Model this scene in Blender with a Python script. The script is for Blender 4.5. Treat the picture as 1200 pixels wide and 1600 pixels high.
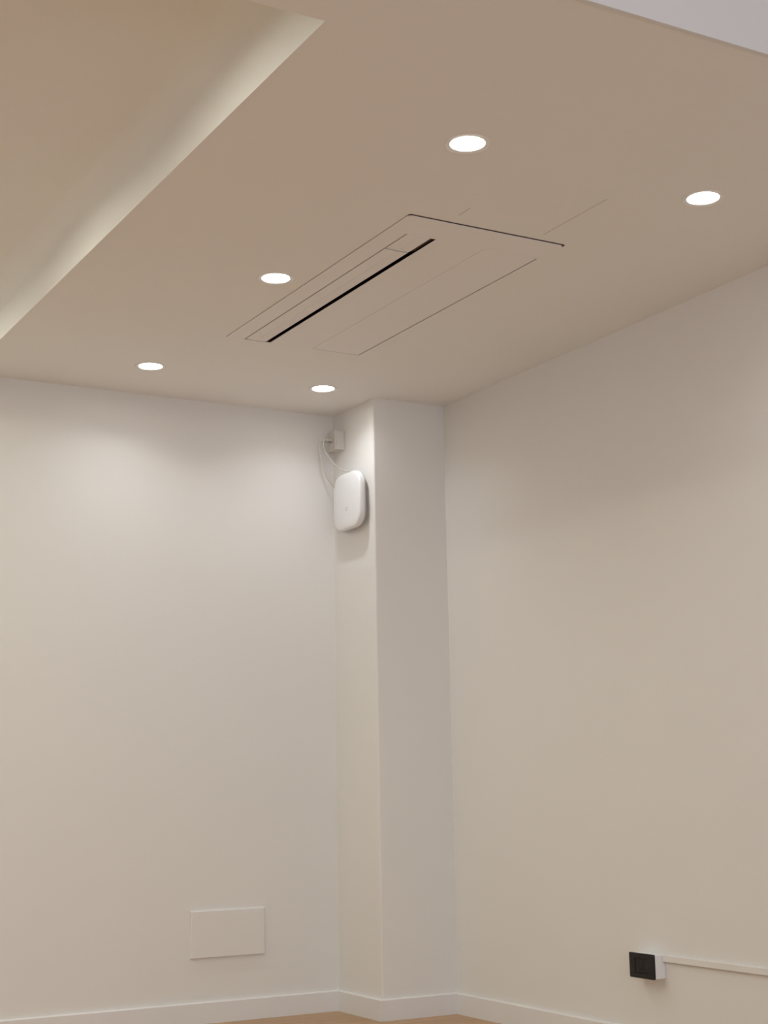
import bpy, bmesh, math, random
from mathutils import Vector, Matrix

# ------------------------------------------------------------------ camera, world, exposure
scene = bpy.context.scene
for o in list(bpy.data.objects):
    bpy.data.objects.remove(o)
C = scene.collection

F_PX, YAW, PITCH, ROLL = 2338.94, math.radians(29.6275), math.radians(10.5998), math.radians(-1.0022)
CAM = Vector((-3.3184, -5.6661, 0.8741))
fw = Vector((math.sin(YAW) * math.cos(PITCH), math.cos(YAW) * math.cos(PITCH), math.sin(PITCH)))
rt = Vector((math.cos(YAW), -math.sin(YAW), 0))
up = rt.cross(fw)
r2 = math.cos(ROLL) * rt + math.sin(ROLL) * up
u2 = -math.sin(ROLL) * rt + math.cos(ROLL) * up
cd = bpy.data.cameras.new('camera')
cd.sensor_fit = 'VERTICAL'
cd.sensor_height = 36.0
cd.lens = F_PX / 1600 * 36.0
cd.clip_start = 0.05
cam = bpy.data.objects.new('camera', cd)
C.objects.link(cam)
m = Matrix((r2, u2, -fw)).transposed().to_4x4()
m.translation = CAM
cam.matrix_world = m
scene.camera = cam

w = bpy.data.worlds.new('world')
scene.world = w
w.use_nodes = True
w.node_tree.nodes['Background'].inputs[0].default_value = (0.84, 0.89, 1.0, 1)   # overcast daylight outside
w.node_tree.nodes['Background'].inputs[1].default_value = 3.25

vs = scene.view_settings
vs.view_transform = 'Standard'
vs.look = 'None'
vs.gamma = 1.0
vs.use_curve_mapping = False
vs.exposure = 0.0

# unseen window added behind the viewer for daylight fill (x range, z range on the front wall)
WX0, WX1, WZ0, WZ1 = -5.6, -0.9, 0.35, 2.75
pl = bpy.data.lights.new('window_portal', 'AREA')
pl.shape = 'RECTANGLE'
pl.size, pl.size_y = WX1 - WX0, WZ1 - WZ0
pl.cycles.is_portal = True
po = bpy.data.objects.new('window_portal', pl)
C.objects.link(po)
po.location = ((WX0 + WX1) / 2, -8.16, (WZ0 + WZ1) / 2)
po.rotation_euler = (math.radians(90), 0, 0)     # faces +y, into the room

LAMP_WARM = (1.0, 0.98, 0.92)
TRAY_WARM = (0.97, 1.0, 0.83)
NEAR_FILL_COL = (1.0, 0.82, 0.62)
LAMP_POWER = 33.0
BEAM_POWER = 1.15
BEAM_WARM = (0.88, 0.93, 1.0)
BEAM_SPREAD = 135
TRAY_POWER = 228.0
NEAR_FILL_POWER = 25.0

# ------------------------------------------------------------------ dimensions (metres)
H = 2.5                  # dropped ceiling
COL_A, COL_B = 0.3462, 0.3614   # column, along back wall and along right wall
BASE_H = 0.0814
EDGE_X = -1.9498         # right-hand edge of the raised tray
TRAY_Y0, TRAY_Y1 = -3.041, -0.20
TRAY_X0 = -4.9
TRAY_Z = 2.675
BULK_Y = -3.363          # where the dropped ceiling ends
ROOM_X, ROOM_Y = -6.4, -8.0
TOP_Z = 3.1
random.seed(4)


# ------------------------------------------------------------------ materials
def mat(name, col, rough=0.6, spec=0.3, var=0.0, vscale=3.0, bump=0.0, bscale=60.0, metal=0.0):
    mt = bpy.data.materials.new(name)
    mt.use_nodes = True
    nt = mt.node_tree
    b = nt.nodes['Principled BSDF']
    b.inputs['Roughness'].default_value = rough
    b.inputs['Specular IOR Level'].default_value = spec
    b.inputs['Metallic'].default_value = metal
    b.inputs['Base Color'].default_value = (*col, 1)
    tc = nt.nodes.new('ShaderNodeTexCoord')
    if var:
        n = nt.nodes.new('ShaderNodeTexNoise')
        n.inputs['Scale'].default_value = vscale
        n.inputs['Detail'].default_value = 3
        nt.links.new(tc.outputs['Object'], n.inputs['Vector'])
        mx = nt.nodes.new('ShaderNodeMix')
        mx.data_type = 'RGBA'
        mx.inputs[6].default_value = (*[c * (1 - var) for c in col], 1)
        mx.inputs[7].default_value = (*[min(1, c * (1 + var)) for c in col], 1)
        nt.links.new(n.outputs['Fac'], mx.inputs[0])
        nt.links.new(mx.outputs[2], b.inputs['Base Color'])
    if bump:
        n2 = nt.nodes.new('ShaderNodeTexNoise')
        n2.inputs['Scale'].default_value = bscale
        n2.inputs['Detail'].default_value = 4
        nt.links.new(tc.outputs['Object'], n2.inputs['Vector'])
        bp = nt.nodes.new('ShaderNodeBump')
        bp.inputs['Strength'].default_value = bump
        bp.inputs['Distance'].default_value = 0.002
        nt.links.new(n2.outputs['Fac'], bp.inputs['Height'])
        nt.links.new(bp.outputs['Normal'], b.inputs['Normal'])
    return mt


def emit(name, col, strength):
    mt = bpy.data.materials.new(name)
    mt.use_nodes = True
    nt = mt.node_tree
    b = nt.nodes['Principled BSDF']
    b.inputs['Base Color'].default_value = (0.8, 0.8, 0.8, 1)
    b.inputs['Emission Color'].default_value = (*col, 1)
    b.inputs['Emission Strength'].default_value = strength
    return mt


def wood():
    mt = bpy.data.materials.new('oak_laminate')
    mt.use_nodes = True
    nt = mt.node_tree
    b = nt.nodes['Principled BSDF']
    b.inputs['Roughness'].default_value = 0.42
    tc = nt.nodes.new('ShaderNodeTexCoord')
    oi = nt.nodes.new('ShaderNodeObjectInfo')
    ad = nt.nodes.new('ShaderNodeVectorMath')
    ad.operation = 'MULTIPLY_ADD'
    ad.inputs[1].default_value = (1.2, 16, 4)
    sc = nt.nodes.new('ShaderNodeVectorMath')
    sc.operation = 'SCALE'
    sc.inputs[0].default_value = (30, 17, 5)
    nt.links.new(oi.outputs['Random'], sc.inputs['Scale'])
    nt.links.new(tc.outputs['Object'], ad.inputs[0])
    nt.links.new(sc.outputs[0], ad.inputs[2])
    n = nt.nodes.new('ShaderNodeTexNoise')
    n.inputs['Scale'].default_value = 2.2
    n.inputs['Detail'].default_value = 6
    nt.links.new(ad.outputs[0], n.inputs['Vector'])
    rp = nt.nodes.new('ShaderNodeValToRGB')
    rp.color_ramp.elements[0].position = 0.3
    rp.color_ramp.elements[0].color = (0.46, 0.27, 0.13, 1)
    rp.color_ramp.elements[1].position = 0.75
    rp.color_ramp.elements[1].color = (0.62, 0.40, 0.22, 1)
    nt.links.new(n.outputs['Fac'], rp.inputs[0])
    hs = nt.nodes.new('ShaderNodeHueSaturation')
    mr = nt.nodes.new('ShaderNodeMapRange')
    mr.inputs[3].default_value = 0.88
    mr.inputs[4].default_value = 1.1
    nt.links.new(oi.outputs['Random'], mr.inputs[0])
    nt.links.new(mr.outputs[0], hs.inputs['Value'])
    nt.links.new(rp.outputs[0], hs.inputs['Color'])
    nt.links.new(hs.outputs[0], b.inputs['Base Color'])
    return mt


M = {
    'wall': mat('wall_paint', (0.84, 0.82, 0.79), 0.75, 0.2, 0.012, 2.0, 0.12, 45),
    'ceil': mat('ceiling_paint', (0.905, 0.89, 0.87), 0.85, 0.15, 0.01, 1.5, 0.05, 40),
    'bulk': mat('bulkhead_paint', (0.80, 0.79, 0.79), 0.8, 0.2, 0.01, 2),
    'base': mat('skirting_lacquer', (0.84, 0.82, 0.81), 0.35, 0.45, 0.01, 4),
    'wood': wood(),
    'under': mat('underlay', (0.10, 0.06, 0.035), 0.9),
    'panel': mat('unit_plastic', (0.90, 0.875, 0.865), 0.55, 0.3, 0.006, 3),
    'gap_shade': mat('unit_shadow_gap', (0.10, 0.075, 0.06), 0.9, 0.1),  # dark colour standing in for shade in the unit's gaps
    'dark': mat('unit_inside', (0.05, 0.022, 0.018), 0.9, 0.1),
    'seam': mat('plaster_seam', (0.60, 0.54, 0.47), 0.9, 0.1),
    'white': mat('white_plastic', (0.88, 0.875, 0.88), 0.35, 0.45, 0.006, 8),
    'offwhite': mat('offwhite_plastic', (0.62, 0.60, 0.55), 0.45, 0.4, 0.01, 9),
    'grey': mat('grey_mark', (0.58, 0.58, 0.59), 0.5),
    'trim': mat('trim_ring', (0.85, 0.83, 0.80), 0.4, 0.4, 0.005, 9),
    'black': mat('black_plastic', (0.014, 0.012, 0.013), 0.4, 0.35, 0.1, 20),
    'blackgloss': mat('black_socket', (0.006, 0.007, 0.009), 0.3, 0.4, 0.1, 20),
    'cable': mat('cable_jacket', (0.60, 0.60, 0.55), 0.5, 0.3, 0.01, 9),
    'clear': mat('plug_plastic', (0.55, 0.50, 0.42), 0.25, 0.5, 0.02, 40),
    'cover': mat('painted_cover', (0.84, 0.82, 0.79), 0.5, 0.3, 0.008, 5),
}

M['glass'] = bpy.data.materials.new('window_glass')
M['glass'].use_nodes = True
_n = M['glass'].node_tree
_t = _n.nodes.new('ShaderNodeBsdfTransparent')
_g = _n.nodes.new('ShaderNodeBsdfGlossy')
_g.inputs['Roughness'].default_value = 0.02
_x = _n.nodes.new('ShaderNodeMixShader')
_x.inputs[0].default_value = 0.06
_n.links.new(_t.outputs[0], _x.inputs[1])
_n.links.new(_g.outputs[0], _x.inputs[2])
_n.links.new(_x.outputs[0], _n.nodes['Material Output'].inputs['Surface'])


# ------------------------------------------------------------------ helpers
def link(name, bm, material, parent=None, smooth=False, loc=None):
    bmesh.ops.recalc_face_normals(bm, faces=bm.faces)
    me = bpy.data.meshes.new(name)
    bm.to_mesh(me)
    bm.free()
    if smooth:
        for p in me.polygons:
            p.use_smooth = True
        me.set_sharp_from_angle(angle=math.radians(35))
    me.materials.append(M[material] if isinstance(material, str) else material)
    o = bpy.data.objects.new(name, me)
    C.objects.link(o)
    if loc:
        o.location = loc
    if parent:
        o.parent = parent
    return o


def empty(name, loc, label, cat, group=None):
    o = bpy.data.objects.new(name, None)
    o.empty_display_size = 0.05
    C.objects.link(o)
    o.location = loc
    tag(o, label, cat, group)
    return o


def tag(o, label, cat, group=None):
    o['label'] = label
    o['category'] = cat
    if group:
        o['group'] = group


def struct(o, label, cat):
    o['kind'] = 'structure'
    o['label'] = label
    o['category'] = cat
    return o


def box(bm, x0, x1, y0, y1, z0, z1, bev=0.0, seg=2):
    t = bmesh.new()
    v = [t.verts.new((x, y, z)) for x in (x0, x1) for y in (y0, y1) for z in (z0, z1)]
    for f in ((0, 1, 3, 2), (4, 6, 7, 5), (0, 4, 5, 1), (2, 3, 7, 6), (0, 2, 6, 4), (1, 5, 7, 3)):
        t.faces.new([v[i] for i in f])
    if bev:
        bmesh.ops.bevel(t, geom=t.edges[:], offset=bev, segments=seg, affect='EDGES', profile=0.5)
    me = bpy.data.meshes.new('tmp')
    t.to_mesh(me)
    t.free()
    bm.from_mesh(me)
    bpy.data.meshes.remove(me)
    return bm


def B(*a, **k):
    return box(bmesh.new(), *a, **k)


def rrect(x0, x1, y0, y1, r, n=6):
    pts = []
    for cx, cy, a0 in ((x1 - r, y1 - r, 0), (x0 + r, y1 - r, 90), (x0 + r, y0 + r, 180), (x1 - r, y0 + r, 270)):
        for i in range(n + 1):
            a = math.radians(a0 + 90 * i / n)
            pts.append((cx + r * math.cos(a), cy + r * math.sin(a)))
    return pts


def rect(x0, x1, y0, y1):
    return [(x0, y0), (x1, y0), (x1, y1), (x0, y1)]


def circ(cx, cy, r, n=40):
    return [(cx + r * math.cos(2 * math.pi * i / n), cy + r * math.sin(2 * math.pi * i / n)) for i in range(n)]


def plate(outer, holes, z0, z1):
    """flat board with real openings, from z0 (lower face) to z1"""
    bm = bmesh.new()
    edges = []
    for loop in [outer] + holes:
        vs_ = [bm.verts.new((x, y, z0)) for x, y in loop]
        edges += [bm.edges.new((vs_[i], vs_[(i + 1) % len(vs_)])) for i in range(len(vs_))]
    bmesh.ops.triangle_fill(bm, edges=edges, use_beauty=True, use_dissolve=False)
    r = bmesh.ops.extrude_face_region(bm, geom=bm.faces[:])
    bmesh.ops.translate(bm, verts=[v for v in r['geom'] if isinstance(v, bmesh.types.BMVert)], vec=(0, 0, z1 - z0))
    return bm


def lathe(prof, n=48):
    bm = bmesh.new()
    rings = []
    for r, z in prof:
        rings.append([bm.verts.new((r * math.cos(2 * math.pi * i / n), r * math.sin(2 * math.pi * i / n), z)) for i in range(n)])
    for a, b in zip(rings, rings[1:]):
        for i in range(n):
            bm.faces.new((a[i], a[(i + 1) % n], b[(i + 1) % n], b[i]))
    return bm, rings


def tube(pts, r, n=10, sub=8):
    """round cable through the points (Catmull-Rom)"""
    P = [Vector(p) for p in pts]
    P = [P[0] * 2 - P[1]] + P + [P[-1] * 2 - P[-2]]
    path = []
    for i in range(1, len(P) - 2):
        for k in range(sub):
            t = k / sub
            a, b, c, d = P[i - 1], P[i], P[i + 1], P[i + 2]
            path.append(0.5 * ((2 * b) + (c - a) * t + (2 * a - 5 * b + 4 * c - d) * t * t + (3 * b - a - 3 * c + d) * t ** 3))
    path.append(P[-2])
    bm = bmesh.new()
    prev = None
    nrm = Vector((0.3, 0.2, 1))
    first = None
    for i, p in enumerate(path):
        t = (path[min(i + 1, len(path) - 1)] - path[max(i - 1, 0)]).normalized()
        nrm = (nrm - t * nrm.dot(t)).normalized()
        bn = t.cross(nrm)
        ring = [bm.verts.new(p + r * (math.cos(2 * math.pi * k / n) * nrm + math.sin(2 * math.pi * k / n) * bn)) for k in range(n)]
        if prev:
            for k in range(n):
                bm.faces.new((prev[k], prev[(k + 1) % n], ring[(k + 1) % n], ring[k]))
        else:
            first = ring
        prev = ring
    bm.faces.new(first)
    bm.faces.new(prev)
    return bm


# ------------------------------------------------------------------ the room shell
floor = link('floor', B(ROOM_X, 0, ROOM_Y, 0, -0.06, -0.012), 'under')
struct(floor, 'warm oak plank floor along the skirting', 'floor')
PL, PW = 1.28, 0.192
pm = {}
row = 0
y = 0.0
while y > ROOM_Y + 0.01:
    y1 = max(y - PW, ROOM_Y)
    x = ROOM_X - (0.43 * row % 1.0) * PL
    while x < -0.01:
        a, b = max(x, ROOM_X), min(x + PL, 0)
        if b - a > 0.02:
            key = (round(b - a, 3), round(y - y1, 3))
            if key not in pm:
                bm = B(0.0006, b - a - 0.0006, -(y - y1) + 0.0006, -0.0006, -0.012, 0, bev=0.0008, seg=1)
                o = link('plank', bm, 'wood', floor, loc=(a, y, 0))
                pm[key] = o.data
            else:
                o = bpy.data.objects.new('plank', pm[key])
                C.objects.link(o)
                o.parent = floor
                o.location = (a, y, 0)
        x += PL
    y = y1
    row += 1

struct(link('wall_right', B(0, 0.15, ROOM_Y, 0.15, -0.06, TOP_Z), 'wall'),
       'plain off-white painted wall right of the column', 'wall')
struct(link('wall_back', B(ROOM_X, 0, 0, 0.15, -0.06, TOP_Z), 'wall'),
       'plain white painted wall left of the column', 'wall')
struct(link('wall_left', B(ROOM_X - 0.15, ROOM_X, ROOM_Y, 0.15, -0.06, TOP_Z), 'wall'),
       'white painted wall out of view on the left', 'wall')
bm = bmesh.new()
for a in ((ROOM_X - 0.15, WX0, -0.06, TOP_Z), (WX1, 0.15, -0.06, TOP_Z), (WX0, WX1, -0.06, WZ0), (WX0, WX1, WZ1, TOP_Z)):
    box(bm, a[0], a[1], ROOM_Y - 0.15, ROOM_Y, a[2], a[3])
struct(link('wall_front', bm, 'wall'),
       'white painted wall behind the viewer', 'wall')

win = bpy.data.objects.new('fill_window_1', None)  # added and unseen, lets in daylight to lift walls and ceiling
C.objects.link(win)
win.location = ((WX0 + WX1) / 2, ROOM_Y - 0.08, WZ0)
struct(win, 'unseen wide window added behind the viewer as daylight fill', 'window')
ww, wh = (WX1 - WX0) / 2, WZ1 - WZ0
bm = bmesh.new()
for a in ((-ww, ww, 0, 0.06), (-ww, ww, wh - 0.06, wh), (-ww, -ww + 0.06, 0.06, wh - 0.06), (ww - 0.06, ww, 0.06, wh - 0.06),
          (-ww / 3 - 0.03, -ww / 3 + 0.03, 0.06, wh - 0.06), (ww / 3 - 0.03, ww / 3 + 0.03, 0.06, wh - 0.06)):
    box(bm, a[0], a[1], -0.03, 0.03, a[2], a[3])
link('fill_window_frame', bm, 'base', win)
for k in (-1, 0, 1):
    link('pane', B(k * ww * 2 / 3 - ww / 3, k * ww * 2 / 3 + ww / 3, -0.004, 0.004, 0.03, wh - 0.03), 'glass', win)

# corner column, its free edge slightly rounded
pts = [(0, 0), (-COL_A, 0)]
R = 0.007
for i in range(6):
    a = math.radians(180 + 90 * i / 5)
    pts.append((-COL_A + R + R * math.cos(a), -COL_B + R + R * math.sin(a)))
pts.append((0, -COL_B))
struct(link('wall_column', plate(pts, [], 0, H), 'wall', smooth=True),
       'square white plastered column boxed out of the room corner', 'column')


def skirting(name, p, q, nrm, label, mp=0, mq=0):
    """profile run from p to q, standing out along nrm; mp/mq: mitre at either end"""
    T = 0.014
    prof = [(0, 0), (T, 0), (T, BASE_H - 0.004), (T - 0.004, BASE_H), (0, BASE_H)]
    bm = bmesh.new()
    p, q, nrm = Vector(p), Vector(q), Vector(nrm)
    d = (q - p).normalized()
    ra = [bm.verts.new((p + nrm * t + d * t * mp).to_3d() + Vector((0, 0, z))) for t, z in prof]
    rb = [bm.verts.new((q + nrm * t + d * t * mq).to_3d() + Vector((0, 0, z))) for t, z in prof]
    for i in range(5):
        bm.faces.new((ra[i], ra[(i + 1) % 5], rb[(i + 1) % 5], rb[i]))
    bm.faces.new(ra)
    bm.faces.new(rb)
    return struct(link(name, bm, 'base'), label, 'skirting board')


skirting('baseboard_back', (ROOM_X, 0), (-COL_A, 0), (0, -1), 'white skirting board under the wall left of the column', 0, -1)
skirting('baseboard_column_left', (-COL_A, 0), (-COL_A, -COL_B), (-1, 0), 'short white skirting board on the left face of the column', 1, 1)
skirting('baseboard_column_front', (-COL_A, -COL_B), (0, -COL_B), (0, -1), 'short white skirting board on the front face of the column', -1, -1)
skirting('baseboard_right', (0, -COL_B), (0, ROOM_Y), (-1, 0), 'white skirting board under the wall right of the column', 1, 0)

# ------------------------------------------------------------------ ceiling with real openings
ROWX = (-1.343, -0.577)
ROWY = (-0.395, -1.517, -2.658)
LAMPS = [
    (ROWX[0], ROWY[2], 'lit round downlight just before the near end of the air conditioner'),
    (ROWX[1] + 0.02, ROWY[2], 'lit round downlight nearest the right-hand wall'),
    (ROWX[0], ROWY[1], 'lit round downlight beside the left long edge of the air conditioner'),
    (ROWX[0], ROWY[0], 'lit round downlight close to the wall left of the column, leftmost'),
    (ROWX[1] - 0.02, ROWY[0], 'lit round downlight above the white access point, next to the column'),
]
TRAY_LAMPS = [(xx, yy) for xx in (-2.50, -3.40, -4.30) for yy in (-0.42, -1.50, -2.62)]  # first column read from riser scallops, second and third added as fill
NEAR_FILL_LAMPS = [(xx, yy) for xx in (-1.2, -3.2) for yy in (-4.5, -6.4)]  # unseen lamps added as fill light for the near part of the room
HOLE_R = 0.0545
AX0, AX1, AY0, AY1 = -1.237, -0.690, -2.180, -0.872      # air conditioner panel
ceil = link('ceiling', plate(rect(ROOM_X, 0, BULK_Y, 0),
                             [rect(TRAY_X0, EDGE_X, TRAY_Y0, TRAY_Y1), rect(AX0 + 0.012, AX1 - 0.012, AY0 + 0.012, AY1 - 0.012)]
                             + [circ(x, y, HOLE_R) for x, y, _ in LAMPS], H, H + 0.013), 'ceil')
struct(ceil, 'flat dropped plaster ceiling with recessed lights', 'ceiling')
tb = 0.013
link('tray_ceiling', plate(rect(TRAY_X0 - tb, EDGE_X + tb, TRAY_Y0 - tb, TRAY_Y1 + tb), [circ(x, y, HOLE_R) for x, y in TRAY_LAMPS],
                           TRAY_Z, TRAY_Z + 0.013), 'ceil', ceil)
CR = 0.075                # the right riser runs into the tray in a soft cove
prof = [(EDGE_X + tb, H + 0.013), (EDGE_X, H + 0.013)] + [
    (EDGE_X - CR + CR * math.cos(math.radians(a)), TRAY_Z - CR + CR * math.sin(math.radians(a))) for a in range(0, 91, 9)] + [(EDGE_X + tb, TRAY_Z)]
bm = bmesh.new()
ra = [bm.verts.new((x, TRAY_Y0, z)) for x, z in prof]
rb = [bm.verts.new((x, TRAY_Y1, z)) for x, z in prof]
for i in range(len(prof)):
    j = (i + 1) % len(prof)
    bm.faces.new((ra[i], ra[j], rb[j], rb[i]))
bm.faces.new(ra)
bm.faces.new(rb)
link('tray_riser', bm, 'ceil', ceil, smooth=True)
for x0, x1, y0, y1 in ((TRAY_X0 - tb, TRAY_X0, TRAY_Y0 - tb, TRAY_Y1 + tb),
                       (TRAY_X0, EDGE_X + tb, TRAY_Y0 - tb, TRAY_Y0), (TRAY_X0, EDGE_X + tb, TRAY_Y1, TRAY_Y1 + tb)):
    link('tray_riser', B(x0, x1, y0, y1, H + 0.013, TRAY_Z), 'ceil', ceil)
link('bulkhead_face', B(ROOM_X, 0, BULK_Y - 0.0125, BULK_Y, H - 0.0015, TOP_Z), 'bulk', ceil)
link('high_ceiling', plate(rect(ROOM_X, 0, ROOM_Y, BULK_Y - 0.0125), [circ(x, y, HOLE_R) for x, y in NEAR_FILL_LAMPS], TOP_Z - 0.013, TOP_Z), 'bulk', ceil)
link('roof_slab', B(ROOM_X, 0, ROOM_Y, 0, TOP_Z + 0.12, TOP_Z + 0.2), 'under', ceil)
# hairline joints of the plasterboard by the near end of the air conditioner
for x0, x1, y0, y1 in ((-0.799, -0.7965, -2.53, -2.225), (-1.1065, -1.104, -2.30, -2.24)):
    link('plaster_seam', B(x0, x1, y0, y1, H - 0.0004, H + 0.001), 'seam', ceil)

# ------------------------------------------------------------------ downlights
ring_bm, _ = lathe([(0.0425, 0.0062), (0.0440, 0.0022), (0.0458, 0.0), (0.0560, -0.0018), (0.0585, -0.0022), (0.0600, -0.0012), (0.0602, 0.0),
                    (0.0540, 0.0), (0.0540, 0.014)])
ring_me = link('proto', ring_bm, 'trim', smooth=True)
lens_bm, rg = lathe([(0.0428, 0.0055), (0.032, 0.0047), (0.016, 0.0043)])
lens_bm.faces.new(rg[-1])
lens_o = link('proto', lens_bm, 'trim', smooth=True)
can_bm, rg = lathe([(0.0430, 0.0085), (0.050, 0.014), (0.050, 0.055), (0.040, 0.062)])
can_bm.faces.new(rg[-1])
can_o = link('proto', can_bm, 'white', smooth=True)
ME_RING, ME_LENS, ME_CAN = ring_me.data, lens_o.data, can_o.data
for o in (ring_me, lens_o, can_o):
    bpy.data.objects.remove(o)
LENS = {}


def downlight(x, y, z, label, colour, power, group, beam=0.0):
    t = empty('downlight', (x, y, z), label, 'downlight', group)
    key = (colour, power)
    if key not in LENS:
        me = ME_LENS.copy()
        me.materials.clear()
        me.materials.append(emit('lit_diffuser', colour, power))
        LENS[key] = me
    for n, me in (('trim_ring', ME_RING), ('diffuser', LENS[key]), ('housing', ME_CAN)):
        o = bpy.data.objects.new(n, me)
        C.objects.link(o)
        o.parent = t
    if beam:
        # the directed part of the lamp's light, leaving the diffuser downwards
        ld = bpy.data.lights.new('downlight_beam', 'AREA')
        ld.shape = 'DISK'
        ld.size = 0.036
        ld.energy = beam
        ld.color = BEAM_WARM
        ld.spread = math.radians(BEAM_SPREAD)
        lo = bpy.data.objects.new('beam', ld)
        C.objects.link(lo)
        lo.parent = t
        lo.location = (0, 0, 0.0035)
    return t


for x, y, lab in LAMPS:
    downlight(x, y, H, lab, LAMP_WARM, LAMP_POWER, 'downlights in the dropped ceiling', BEAM_POWER)
COLN = {-2.50: 'first', -3.40: 'added second', -4.30: 'added third'}
ROWN = {-0.42: 'farthest', -1.50: 'middle', -2.62: 'nearest'}
for x, y in TRAY_LAMPS:
    downlight(x, y, TRAY_Z, 'round downlight in the raised tray, %s column from its lit edge, %s row' % (COLN[x], ROWN[y]),
              TRAY_WARM, TRAY_POWER, 'downlights in the raised tray')
for x, y in NEAR_FILL_LAMPS:
    downlight(x, y, TOP_Z - 0.013, 'added unseen fill downlight in the high ceiling, on the %s side, %s the added window' %
              ('right-hand' if x > -2 else 'left-hand', 'closer to' if y < -5 else 'farther from'),
              NEAR_FILL_COL, NEAR_FILL_POWER, 'added fill downlights in the high ceiling')

# ------------------------------------------------------------------ ceiling cassette air conditioner
ac = empty('ceiling_air_conditioner', ((AX0 + AX1) / 2, (AY0 + AY1) / 2, H),
           'long white cassette air conditioner panel set into the ceiling with one dark slot', 'air conditioner')
acl = ac.location
inv = Matrix.Translation(-acl)


def acpart(name, bm, material, parent=None, smooth=False):
    bm.transform(inv)
    return link(name, bm, material, parent or ac, smooth)


FX0, FX1 = -1.171, -1.0665     # flap opening, slot at its right
FY0, FY1 = -2.052, -0.885
IX0, IX1 = -0.895, -0.698      # intake panel
IY0, IY1 = -2.052, -0.888
zt, zb = H - 0.001, H - 0.003
acpart('panel', plate(rrect(AX0, AX1, AY0, AY1, 0.014), [rect(FX0, FX1, FY0, FY1), rect(IX0, IX1, IY0, IY1)], zb, zt), 'panel')
acpart('gap_shade_rim', plate(rrect(AX0 - 0.0003, AX1 + 0.0030, AY0 - 0.006, AY1 + 0.001, 0.010),
                          [rect(AX0 + 0.02, AX1 - 0.02, AY0 + 0.02, AY1 - 0.02)], zt, H), 'gap_shade')  # thin dark rim painted as the shade line around the panel
# body above the ceiling, open towards the room
bm = bmesh.new()
x0, x1, y0, y1 = AX0 + 0.014, AX1 - 0.014, AY0 + 0.014, AY1 - 0.014
box(bm, x0, x1, y0, y1, H + 0.10, H + 0.104)
for a in ((x0, x0 + 0.004, y0, y1), (x1 - 0.004, x1, y0, y1), (x0, x1, y0, y0 + 0.004), (x0, x1, y1 - 0.004, y1)):
    box(bm, *a, H, H + 0.10)
acpart('body', bm, 'dark')
# outlet flap with a slightly creased face, and the fixed piece at its near end
SLOT = -1.0835
FS = -1.918


def flap(y0, y1, g, tilt):
    a, b = FX0 + g, SLOT
    c = (a + b) / 2
    prof = [(a, zb), (c - 0.001, zb - 0.0012), (c, zb - 0.0002), (c + 0.001, zb - 0.0012), (b - 0.004, zb + tilt), (b, zb + tilt + 0.002), (b, zb + 0.006), (a, zb + 0.006)]
    bm = bmesh.new()
    ra = [bm.verts.new((x, y0, z)) for x, z in prof]
    rb = [bm.verts.new((x, y1, z)) for x, z in prof]
    n = len(prof)
    for i in range(n):
        bm.faces.new((ra[i], ra[(i + 1) % n], rb[(i + 1) % n], rb[i]))
    bm.faces.new(ra)
    bm.faces.new(rb)
    return bm


acpart('flap', flap(FS + 0.004, FY1 - 0.008, 0.005, 0.0), 'panel')
acpart('flap_end', flap(FY0, FS - 0.004, 0.005, 0.0), 'panel')
acpart('air_guide', B(SLOT + 0.002, FX1 - 0.0005, FY0 + 0.002, FS, H + 0.004, H + 0.008), 'gap_shade')
acpart('intake_panel', B(IX0 + 0.0018, IX1 - 0.0045, IY0 + 0.0012, IY1 - 0.0035, zb, zb + 0.006, bev=0.0006, seg=1), 'panel')

# ------------------------------------------------------------------ access point on the column
XA = -COL_A
APY, APZ, APS = -0.208, 2.083, 0.120       # centre and half size
ap = empty('access_point', (XA, APY, APZ), 'white rounded square wireless access point mounted on the column', 'access point')


def squircle(s, r, n=10):
    return rrect(-s, s, -s, s, r, n)


def loft(layers):
    """layers: (half size, corner radius, distance from wall); grows along -x"""
    bm = bmesh.new()
    rings = [[bm.verts.new((-d, p[0], p[1])) for p in squircle(s, r)] for s, r, d in layers]
    for a, b in zip(rings, rings[1:]):
        n = len(a)
        for i in range(n):
            bm.faces.new((a[i], a[(i + 1) % n], b[(i + 1) % n], b[i]))
    bm.faces.new(rings[0])
    bm.faces.new(rings[-1])
    return bm


link('mounting_plate', loft([(0.085, 0.045, 0), (0.085, 0.045, 0.014)]), 'grey', ap, smooth=True)
link('back_shell', loft([(0.100, 0.055, 0.0135), (0.113, 0.056, 0.0175), (APS - 0.001, 0.066, 0.024), (APS - 0.001, 0.066, 0.0275)]), 'offwhite', ap, smooth=True)
link('front_cover', loft([(APS - 0.0005, 0.066, 0.0282), (APS, 0.066, 0.036), (APS - 0.0005, 0.066, 0.045), (APS - 0.003, 0.064, 0.0482),
                          (APS - 0.008, 0.060, 0.0500), (0.09, 0.045, 0.0512), (0.05, 0.025, 0.0522), (0.02, 0.01, 0.0525)]), 'white', ap, smooth=True)
for dz, hw in ((0.004, 0.010), (-0.005, 0.008)):
    link('emblem', B(-0.0531, -0.0515, -0.004 - hw, -0.004 + hw, -0.036 + dz - 0.0013, -0.036 + dz + 0.0013), 'grey', ap)

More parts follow.
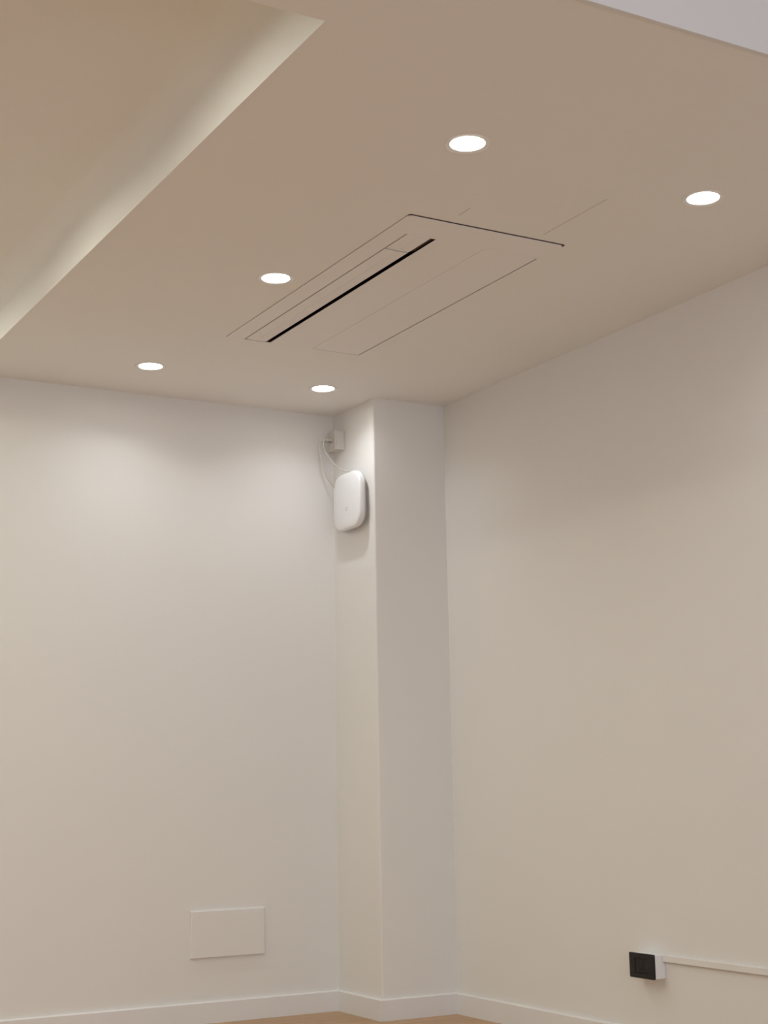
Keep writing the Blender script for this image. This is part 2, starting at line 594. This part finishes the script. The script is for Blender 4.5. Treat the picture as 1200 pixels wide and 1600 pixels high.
# ------------------------------------------------------------------ network jack box above it
JY, JZ = -0.076, 2.370
jb = empty('network_jack_box', (XA, JY, JZ), 'small cream surface box with network jacks high in the corner by the column', 'jack box')
link('box_body', B(-0.040, 0, -0.033, 0.033, -0.042, 0.042, bev=0.003), 'offwhite', jb)
link('faceplate', B(-0.047, -0.0405, -0.0335, 0.0335, -0.0425, 0.0425, bev=0.002), 'offwhite', jb)
for dy in (-0.012, 0.012):
    j = link('jack', B(-0.0495, -0.046, dy - 0.009, dy + 0.009, -0.010, 0.010, bev=0.0008, seg=1), 'offwhite', jb)
    link('jack_port', B(-0.0502, -0.0490, dy - 0.006, dy + 0.006, -0.005, 0.005), 'black', j)


def cable(label, dy, pts):
    t = empty('network_cable', (XA - 0.050, JY + dy, JZ), label, 'cable', 'cables between jack box and access point')
    o = Vector(t.location)
    link('plug', B(-0.024, -0.0004, -0.0058, 0.0058, -0.0045, 0.0045, bev=0.0008, seg=1), 'clear', t)
    link('boot', B(-0.033, -0.0236, -0.0042, 0.0042, -0.0040, 0.0040, bev=0.0012, seg=1), 'cable', t)
    link('cord', tube([Vector(p) - o for p in pts], 0.0028), 'cable', t, smooth=True)
    return t


j0 = Vector((XA - 0.050, JY - 0.012, JZ))
cable('upper pale cable curving from the jack box to the top of the access point', -0.012, [
    j0 + Vector((-0.031, 0, 0)), j0 + Vector((-0.042, 0, -0.008)), j0 + Vector((-0.041, -0.002, -0.040)),
    (XA - 0.066, -0.108, 2.275), (XA - 0.040, -0.145, 2.232), (XA - 0.021, -0.19, 2.214), (XA - 0.020, -0.205, 2.199)])
j1 = Vector((XA - 0.050, JY + 0.012, JZ))
cable('lower pale cable hanging in a long loop to the left edge of the access point', 0.012, [
    j1 + Vector((-0.031, 0, 0)), j1 + Vector((-0.046, 0, -0.012)), j1 + Vector((-0.048, 0.002, -0.050)),
    (XA - 0.090, -0.058, 2.285), (XA - 0.066, -0.060, 2.215), (XA - 0.034, -0.072, 2.165), (XA - 0.021, -0.092, 2.145)])

# ------------------------------------------------------------------ flush cover low on the back wall
PX0, PX1, PZ0, PZ1 = -1.003, -0.687, 0.2465, 0.4265
pc = empty('cover_plate', ((PX0 + PX1) / 2, 0, (PZ0 + PZ1) / 2), 'flat white rectangular cover plate low on the wall left of the column', 'cover plate')
hx, hz = (PX1 - PX0) / 2, (PZ1 - PZ0) / 2
link('frame', B(-hx - 0.004, hx + 0.004, -0.0025, 0, -hz - 0.003, hz + 0.003, bev=0.001, seg=1), 'cover', pc)
link('lid', B(-hx, hx, -0.011, -0.0022, -hz, hz, bev=0.003), 'cover', pc)
sb, rg = lathe([(0.0045, 0), (0.0045, 0.0008), (0.003, 0.0014)], 16)
sb.faces.new(rg[-1])
sb.transform(Matrix.Rotation(math.radians(90), 4, 'X'))
s0 = link('screw', sb, 'cover', pc, smooth=True, loc=(-hx + 0.022, -0.0108, hz - 0.022))
s1 = s0.copy()
C.objects.link(s1)
s1.parent = pc
s1.location = (hx - 0.018, -0.0108, hz - 0.022)

# ------------------------------------------------------------------ surface socket and trunking on the right wall
SY0, SY1, SZ0, SZ1, SD = -1.655, -1.530, 0.2545, 0.3325, 0.050
sk = empty('surface_socket', (0, (SY0 + SY1) / 2, (SZ0 + SZ1) / 2), 'white surface-mounted wall box with a black socket front', 'socket')
hy, hz = (SY1 - SY0) / 2, (SZ1 - SZ0) / 2
link('box_body', B(-SD + 0.006, 0, -hy, hy, -hz, hz, bev=0.003), 'white', sk)
link('front_plate', plate([(p[0], p[1]) for p in rrect(-hy - 0.001, hy + 0.001, -hz - 0.001, hz + 0.001, 0.004)],
                          [rect(-0.0345, 0.0345, -0.0235, 0.0235)], 0, 0.006), 'black', sk)
fp = sk.children[-1]
fp.matrix_local = Matrix(((0, 0, -1, -SD + 0.006), (1, 0, 0, 0), (0, 1, 0, 0), (0, 0, 0, 1)))
for k in (-1, 0, 1):
    md = link('module', B(-SD + 0.0015, -SD + 0.0065, k * 0.0228 - 0.0111, k * 0.0228 + 0.0111, -0.0230, 0.0230, bev=0.0008, seg=1), 'black', sk)
    if k == 0:
        md.data.materials[0] = M['blackgloss']
        for dz in (-0.010, 0.0, 0.010):
            hb, rg = lathe([(0.0026, 0.0003), (0.0026, -0.003)], 12)
            hb.faces.new(rg[-1])
            hb.transform(Matrix.Rotation(math.radians(-90), 4, 'Y'))
            link('socket_hole', hb, 'dark', md, loc=(-SD + 0.0013, 0, dz))
tk = empty('cable_trunking', (0, SY0, 0.32), 'thin white cable trunking running right from the black-fronted socket', 'trunking')
link('channel', B(-0.006, 0, ROOM_Y + 0.02 - SY0, -0.0005, -0.0095, 0.0095), 'cover', tk)
link('lid', B(-0.012, -0.0055, ROOM_Y + 0.02 - SY0, -0.0005, -0.0105, 0.0105, bev=0.0012, seg=1), 'cover', tk)
